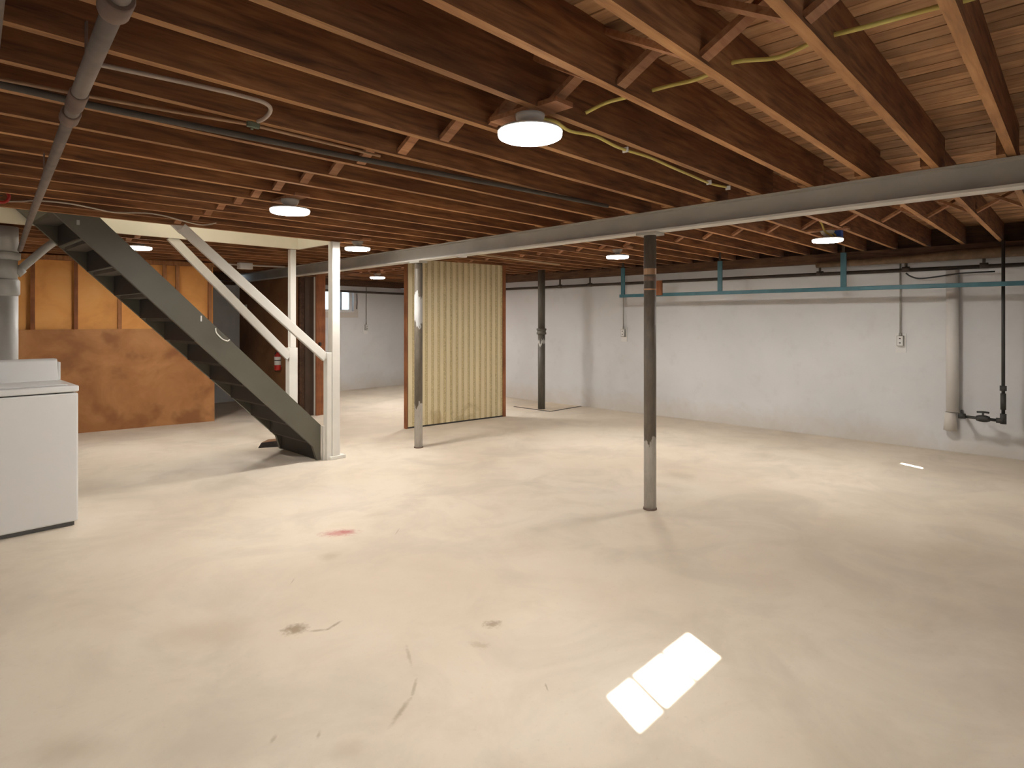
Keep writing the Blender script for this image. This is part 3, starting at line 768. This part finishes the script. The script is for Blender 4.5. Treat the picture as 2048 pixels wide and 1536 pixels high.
zb_ = ZJ - .018
bpts = [atz(-150, 138, zb_), atz(0, 168, zb_), atz(180, 210, zb_), atz(440, 262, zb_), atz(700, 314, zb_), atz(1000, 370, zb_), atz(1215, 412, zb_)]
pipe_run('black_pipe', bpts, .0135, M_black_pipe2, 'long black iron pipe running beneath the joists')
zb2 = ZJ - .012
pipe_run('copper_pipe', [atz(-40, 150, zb2), atz(180, 193, zb2), atz(340, 222, zb2), atz(500, 249, zb2), atz(640, 283, zb2), atz(760, 312, zb2)], .0065, M_copper, 'thin tarnished copper pipe beside the black iron pipe', n=10)
cd = thing('conduit_run', atz(208, 131, ZJ - .012), 'bent dull metal conduit ending in a green clamp under the joists', 'conduit')
zcd = ZJ - .012
MB().tube(smooth_path([atz(180, 125, zcd), atz(208, 131, zcd), atz(400, 172, zcd), atz(500, 196, zcd), atz(533, 208, zcd), atz(541, 221, zcd), atz(530, 236, zcd), atz(516, 243, zcd)], 6), .0075, 12).build('conduit', M_conduit, cd)
cp = atz(500, 251, zcd)
MB().box(cp.x - .02, cp.x + .03, cp.y - .026, cp.y - .009, zcd - .012, zcd + .010).build('clamp', M_green_clamp, cd, .003)
MB().tube([cp + Vector((.0, -.018, -.02)), cp + Vector((0, -.018, .02))], .006, 8).build('clamp_bolt', M_green_clamp, cd)

# yellow cable: along the joist from the big lamp, and through the joists beyond it
yc = thing('yellow_cable', atz(1110, 250, ZJ - .008), 'yellow sheathed cable stapled along a joist leading off from a round lamp', 'cable')
yz = ZJ - .010
MB().tube(smooth_path([atz(1075, 236, yz), atz(1110, 243, yz), atz(1140, 262, yz), atz(1190, 272, yz), atz(1230, 292, yz), atz(1255, 301, yz), atz(1300, 315, yz), atz(1345, 335, yz), atz(1385, 352, yz), atz(1420, 367, yz), atz(1452, 374, yz)], 4), .007, 8).build('cable', M_yellow, yc)
for u, v in ((1251, 300), (1418, 365), (1456, 376)):
    p = atz(u, v, yz); MB().box(p.x - .004, p.x + .004, p.y - .014, p.y + .014, yz - .011, yz + .012).build('staple', M_staple, yc)
yb = thing('yellow_cable', (2.0, .1, ZJ + .06), 'yellow sheathed cable threaded through bored joists beside the bridging', 'cable')
ZH = ZJ + .062
pts = [Vector((1.98 + .02 * math.sin(i * 2.1), -.2 + i * .13, ZH - (.012 if i % 2 else 0))) for i in range(13)] + [Vector((1.95, 1.44, ZH - .03))]
MB().tube(smooth_path(pts, 4), .0075, 8).build('cable', M_yellow, yb)

pipe_run('white_cable', [atz(u, v, ZJ - .014) for u, v in ((-40, 403), (40, 403), (70, 401), (130, 406), (180, 415), (230, 425), (290, 426), (330, 432), (370, 443), (405, 450), (432, 446))], .005, M_white_cable, 'thin off-white cable sagging under the joists before the stairwell', 'cable', 8, 3)
l0 = atz(955, 509, ZJ - .008); l1 = atz(1118, 529, ZJ - .008)
tag(MB().bar(l0, l1, .05, .012).build('wood_lath', M_pale_wood, origin=l0), 'pale wooden lath nailed under the joists beyond the striped partition top', 'lath')
c0 = atz(925, 515, ZB - .02)
tag(MB().tube([(c0.x, c0.y, ZB - .018), (c0.x, c0.y, ZB)], .045, 16).build('end_cap', M_staple, bm_), 'small white round cap on the underside')

# ================================================================== RIGHT WALL SERVICES
XP = X1 - .075
def on_wall(u, v, off): return atx(u, v, X1 - off)
wp = thing('perimeter_pipe', (XP, Y1 - .08, 1.953), 'long dark iron pipe running around the room near the wall tops', 'pipe')
zp_ = 1.958
MB().tube([(XP, Y0 + .03, zp_ - .01), (XP, Y1 - .1, zp_), (XP - .03, Y1 - .075, zp_), (4.5, Y1 - .075, zp_ + .02)], .021, 12).build('pipe_length', M_brown_pipe, wp)
for u in (1120, 1180, 1640, 1812, 1968):
    p = on_wall(u, 545, .075)
    MB().tube([(XP, p.y - .035, zp_), (XP, p.y + .035, zp_)], .029, 12).build('coupling', M_brown_pipe, wp)
    MB().tube([(XP, p.y, zp_), (XP, p.y, ZT + .01)], .014, 8).build('hanger', M_brown_pipe, wp)
tp = pipe_run('wrapped_pipe', [(X1 - .17, Y0 + .03, 2.085), (X1 - .17, .9, 2.075), (X1 - .17, 1.4, 2.06), (X1 - .165, 2.3, 2.055)], [.055, .055, .042, .034], M_tan_wrap, 'tan wrapped pipe above the dark wall pipe', n=14)
pipe_run('sagging_cable', [on_wall(1812, 546, .135), on_wall(1820, 552, .135), on_wall(1838, 557, .135), on_wall(1870, 554, .135), on_wall(1920, 547, .135), on_wall(1990, 543, .135)], .008, M_black, 'dark cable sagging below the wall pipe', 'cable', 8, 4)

# teal hanging rack
XR = 7.36
tr_ = thing('hanging_rack', (XR, 3.3, 1.756), 'teal painted bar rack hung from the joists before the long wall', 'rack')
r0 = atx(1243, 592, XR); zr = r0.z
MB().box(XR - .02, XR + .02, Y0 + .05, r0.y + .025, zr - .022, zr + .022).build('bar', M_teal, tr_, .004)
for u in (1246, 1440, 1687):
    p = atx(u, 560, XR)
    MB().box(XR - .012, XR + .012, p.y - .028, p.y + .028, zr + .022, ZJ - .05).build('drop', M_teal, tr_)
    MB().box(XR - .008, XR + .008, p.y - .012, p.y + .012, ZJ - .05, ZJ + .06).build('hanger_strap', M_brown_pipe, tr_)
p = atx(1318, 576, XR - .03)
tag(MB().box(XR - .05, XR - .021, p.y - .05, p.y + .05, p.z - .10, p.z + .10).build('wood_block', M_panel_trim, origin=(XR - .035, p.y, p.z)), 'orange-brown wood block fixed to the teal rack bar', 'block')

# outlets with conduit drops
def outlet(c, along, out, ztop, label, group='wall outlets on conduit drops'):
    """c: centre on the wall face; along: unit vector along the wall; out: unit vector into the room"""
    t = thing('outlet_box', c, label, 'outlet', group); along = Vector(along); out = Vector(out)
    def b3(w_, d0, d1, z0, z1, s=0): 
        q = []
        for z in (z0, z1):
            for a, d in ((-w_ / 2, d0), (w_ / 2, d0), (w_ / 2, d1), (-w_ / 2, d1)): q.append(c + along * (a + s) + out * d + up * z)
        return MB().hexa(q)
    b3(.10, 0, .012, -.13, .085).build('back_plate', M_outlet, t)
    b3(.066, .012, .055, -.055, .06).build('box', M_steel_box, t, .003)
    fp_ = b3(.054, .055, .059, -.05, .055).build('face', M_outlet, t)
    for z in (-.026, .022):
        b3(.016, .059, .0605, z, z + .012).build('socket', M_socket_hole, fp_)
    MB().tube([c + out * .03 + up * .06, c + out * .03 + up * (ztop - c.z)], .0095, 10).build('conduit', M_steel_box, t)
    MB().tube([c + out * .03 + up * .06, c + out * .03 + up * .09], .015, 10).build('connector', M_steel_box, t)
c = on_wall(1249, 666, 0); outlet(c, (0, 1, 0), (-1, 0, 0), ZT - .0, 'grey outlet box on a conduit drop behind the end of the teal rack')
c = on_wall(1802, 682, 0); outlet(c, (0, 1, 0), (-1, 0, 0), ZT - .0, 'grey outlet box on a conduit drop left of the pale painted pipe')
c = aty(731, 655, Y1); outlet(c, (1, 0, 0), (0, -1, 0), ZT, 'grey outlet box on a conduit drop beside the small window')

# pale painted vertical pipe with a patch below
p = on_wall(1905, 640, .0595)
pp = thing('painted_pipe', (p.x, p.y, .475), 'pale tan painted vertical pipe fixed to the long wall', 'pipe')
M_palepipe = mat_plain('pale_tan_paint', (0.62, 0.60, 0.57), 0.7, 0, 0.06, 4)
zlow = on_wall(1900, 822, .03).z
MB().tube([(p.x, p.y, zlow), (p.x, p.y, 1.925)], .058, 20).build('pipe', M_palepipe, pp)
MB().tube([(X1 - .062, p.y + .02, zlow - .20), (X1 - .056, p.y + .015, zlow - .01)], [.06, .05], 16).build('plaster_foot', M_wall, pp)

# black water pipe with a valve
XV = X1 - .26
a = atx(2004, 530, XV); b_ = atx(2009, 842, XV); c_ = atx(1924, 834, XV)
vp = thing('valve_pipe', (XV, b_.y, c_.z), 'black pipe dropping down the long wall to a valve', 'pipe')
yv = (a.y + b_.y) / 2; zv = b_.z
MB().tube([(XV, yv, ZJ - .01), (XV, yv, zv)], .015, 14).build('riser', M_black_pipe, vp)
MB().tube([(XV, yv + .02, zv), (XV, c_.y, zv + .01)], .015, 14).build('branch', M_black_pipe, vp)
MB().tube([(XV, c_.y, zv + .015), (X1 - .005, c_.y + .03, zv + .03)], .015, 14).build('wall_stub', M_black_pipe, vp)
for pt, d, L, r in (((XV, yv, zv + .02), (0, 0, 1), .10, .026), ((XV, yv + .02, zv), (0, 1, 0), .07, .026), ((XV, c_.y, zv + .012), (0, 1, 0), .06, .027), ((XV, yv, zv + .32), (0, 0, 1), .05, .028), ((XV, yv, zv + .19), (0, 0, 1), .16, .023)):
    pt = Vector(pt); d = Vector(d); MB().tube([pt - d * L / 2, pt + d * L / 2], r, 14).build('fitting', M_black_pipe, vp)
ym = atx(1966, 838, XV).y; pm = Vector((XV, ym, zv + .005))
MB().tube([pm - Vector((0, .055, 0)), pm - Vector((0, .03, 0)), pm, pm + Vector((0, .03, 0)), pm + Vector((0, .055, 0))], [.024, .033, .036, .033, .024], 16).build('valve_body', M_black_pipe, vp)
MB().tube([pm, pm + up * .07], .010, 10).build('valve_stem', M_black_pipe, vp)
MB().tube([pm + up * .062 - Vector((0, .05, 0)), pm + up * .066, pm + up * .062 + Vector((0, .05, 0))], .010, 10).build('valve_handle', M_black_pipe, vp)

# ================================================================== SMALL THINGS
# fire extinguisher on the brown partition
d = ray(563, 640); yy = 9.12; 
fx = beam_x(yy) - .025
pz = lambda v: H + (V0 - v) * (fx * math.cos(YAW) + yy * math.sin(YAW)) / F_PX
fc = aty(563, 640, 8.9); fx = beam_x(8.9) - .025 - .05
cb = Vector((fx, 8.9, 0)); tE = cb.x * math.cos(YAW) + cb.y * math.sin(YAW)
z0 = H + (V0 - 741) * tE / F_PX; z1 = H + (V0 - 712) * tE / F_PX
fe = thing('fire_extinguisher', (cb.x, cb.y, z0), 'small red fire extinguisher with white label on the brown partition', 'extinguisher')
MB().lathe([(.03, z0), (.046, z0 + .008), (.048, z0 + .02), (.048, z1 - .02), (.044, z1 + .01), (.025, z1 + .035), (.016, z1 + .045), (.016, z1 + .06)], cb, 24).build('cylinder', M_red, fe)
MB().lathe([(.0486, z0 + .085), (.0486, z1 - .01)], cb, 24).build('label', M_label, fe)
MB().lathe([(.049, z0 + .15), (.049, z0 + .165)], cb, 24).build('label_band', M_black, fe)
MB().tube([cb + up * (z1 + .055), cb + Vector((-.015, -.03, z1 + .075)), cb + Vector((-.02, -.07, z1 + .07))], .009, 8).build('handle', M_black, fe)
MB().tube(smooth_path([cb + up * (z1 + .055), cb + Vector((-.01, .05, z1 + .04)), cb + Vector((-.01, .06, z0 + .1)), cb + Vector((-.01, .056, z0 - .02))]), .008, 8).build('hose', M_black, fe)
MB().box(cb.x + .045, cb.x + .052, cb.y - .02, cb.y + .02, z0 + .05, z1 + .05).build('bracket', M_steel_box, fe)
# white switch plate on the brown partition
yy = 10.35; xx = beam_x(yy) - .026
sw = thing('switch_plate', (xx, yy, 1.5), 'white plate on the brown partition near the grey door', 'switch')
MB().box(xx - .012, xx, yy - .06, yy + .06, 1.43, 1.66).build('plate', M_outlet, sw, .002)
MB().box(xx - .018, xx - .012, yy - .012, yy + .012, 1.53, 1.57).build('toggle', M_outlet, sw)
# white fixture box and strips up by the ceiling over the passage
p = atz(490, 534, ZJ - .06)
jb = thing('ceiling_box', (p.x, p.y, ZJ - .07), 'small white box fixed under the joists over the passage', 'box')
MB().box(p.x - .09, p.x + .09, p.y - .05, p.y + .05, ZJ - .09, ZJ - .004).build('body', M_outlet, jb, .006)
MB().box(p.x - .075, p.x + .075, p.y - .053, p.y - .05, ZJ - .08, ZJ - .02).build('front_cover', M_lamp_body, jb)
pipe_run('white_conduit', [atz(428, 526, ZJ - .012), atz(480, 530, ZJ - .012), atz(570, 534, ZJ - .012)], .011, M_white, 'white conduit under the joists over the passage', 'conduit')
# dark scrap block on the floor under the stairs
b0_ = atz(517, 896, 0); b1_ = atz(566, 893, 0); bd = (b1_ - b0_).normalized(); bn = Vector((-bd.y, bd.x, 0))
if bn.dot(b0_) < 0: bn = -bn
Lb = (b1_ - b0_).length
sb = thing('wood_offcut', b0_, 'dark-faced timber offcut with tapered end lying on the floor under the stairs', 'wood block')
def bl(s_, d_, z): return b0_ + bd * s_ + bn * d_ + up * z
MB().hexa([bl(0, 0, 0), bl(Lb, 0, 0), bl(Lb, .14, 0), bl(.05, .14, 0), bl(.03, .015, .055), bl(Lb, .015, .07), bl(Lb, .13, .07), bl(.09, .13, .065)]).build('block', M_block, sb)
MB().hexa([bl(-.004, -.006, 0), bl(Lb - .01, -.006, 0), bl(Lb - .01, 0, 0), bl(0, 0, 0), bl(.026, .008, .052), bl(Lb - .01, .008, .064), bl(Lb - .01, .0135, .064), bl(.03, .0135, .052)]).build('dark_face', M_block_face, sb)
tag(MB().box(b1_.x + .006, b1_.x + .05, b1_.y + .0, b1_.y + .04, 0, .045).build('paper_scrap', M_staple, origin=(b1_.x + .028, b1_.y + .02, 0)), 'scrap of crumpled white paper beside the dark offcut', 'paper')
# thin dark chain beside the small window
c = aty(714, 600, Y1 - .02)
tag(MB().tube([(c.x, Y1 - .016, 1.93), (c.x + .006, Y1 - .016, 1.75), (c.x - .004, Y1 - .016, 1.62)], .008, 8).build('hanging_chain', M_black_pipe, origin=(c.x, Y1, 1.62)), 'short dark chain hanging on the end wall beside the window', 'chain')
# red valve wheel at the frame edge, on the stack side
p = aty(2, 392, 5.0)
rv = thing('red_valve', (p.x, p.y, p.z), 'small red valve wheel under the joists beside the soil pipe', 'valve')
MB().tube([p + Vector((math.cos(a) * .04, 0, math.sin(a) * .04)) for a in [i * math.pi / 8 for i in range(17)]], .01, 8, cap=False).build('wheel', M_red, rv)
MB().tube([p, Vector((p.x, p.y, ZJ))], .008, 8).build('stem', M_brown_pipe, rv)
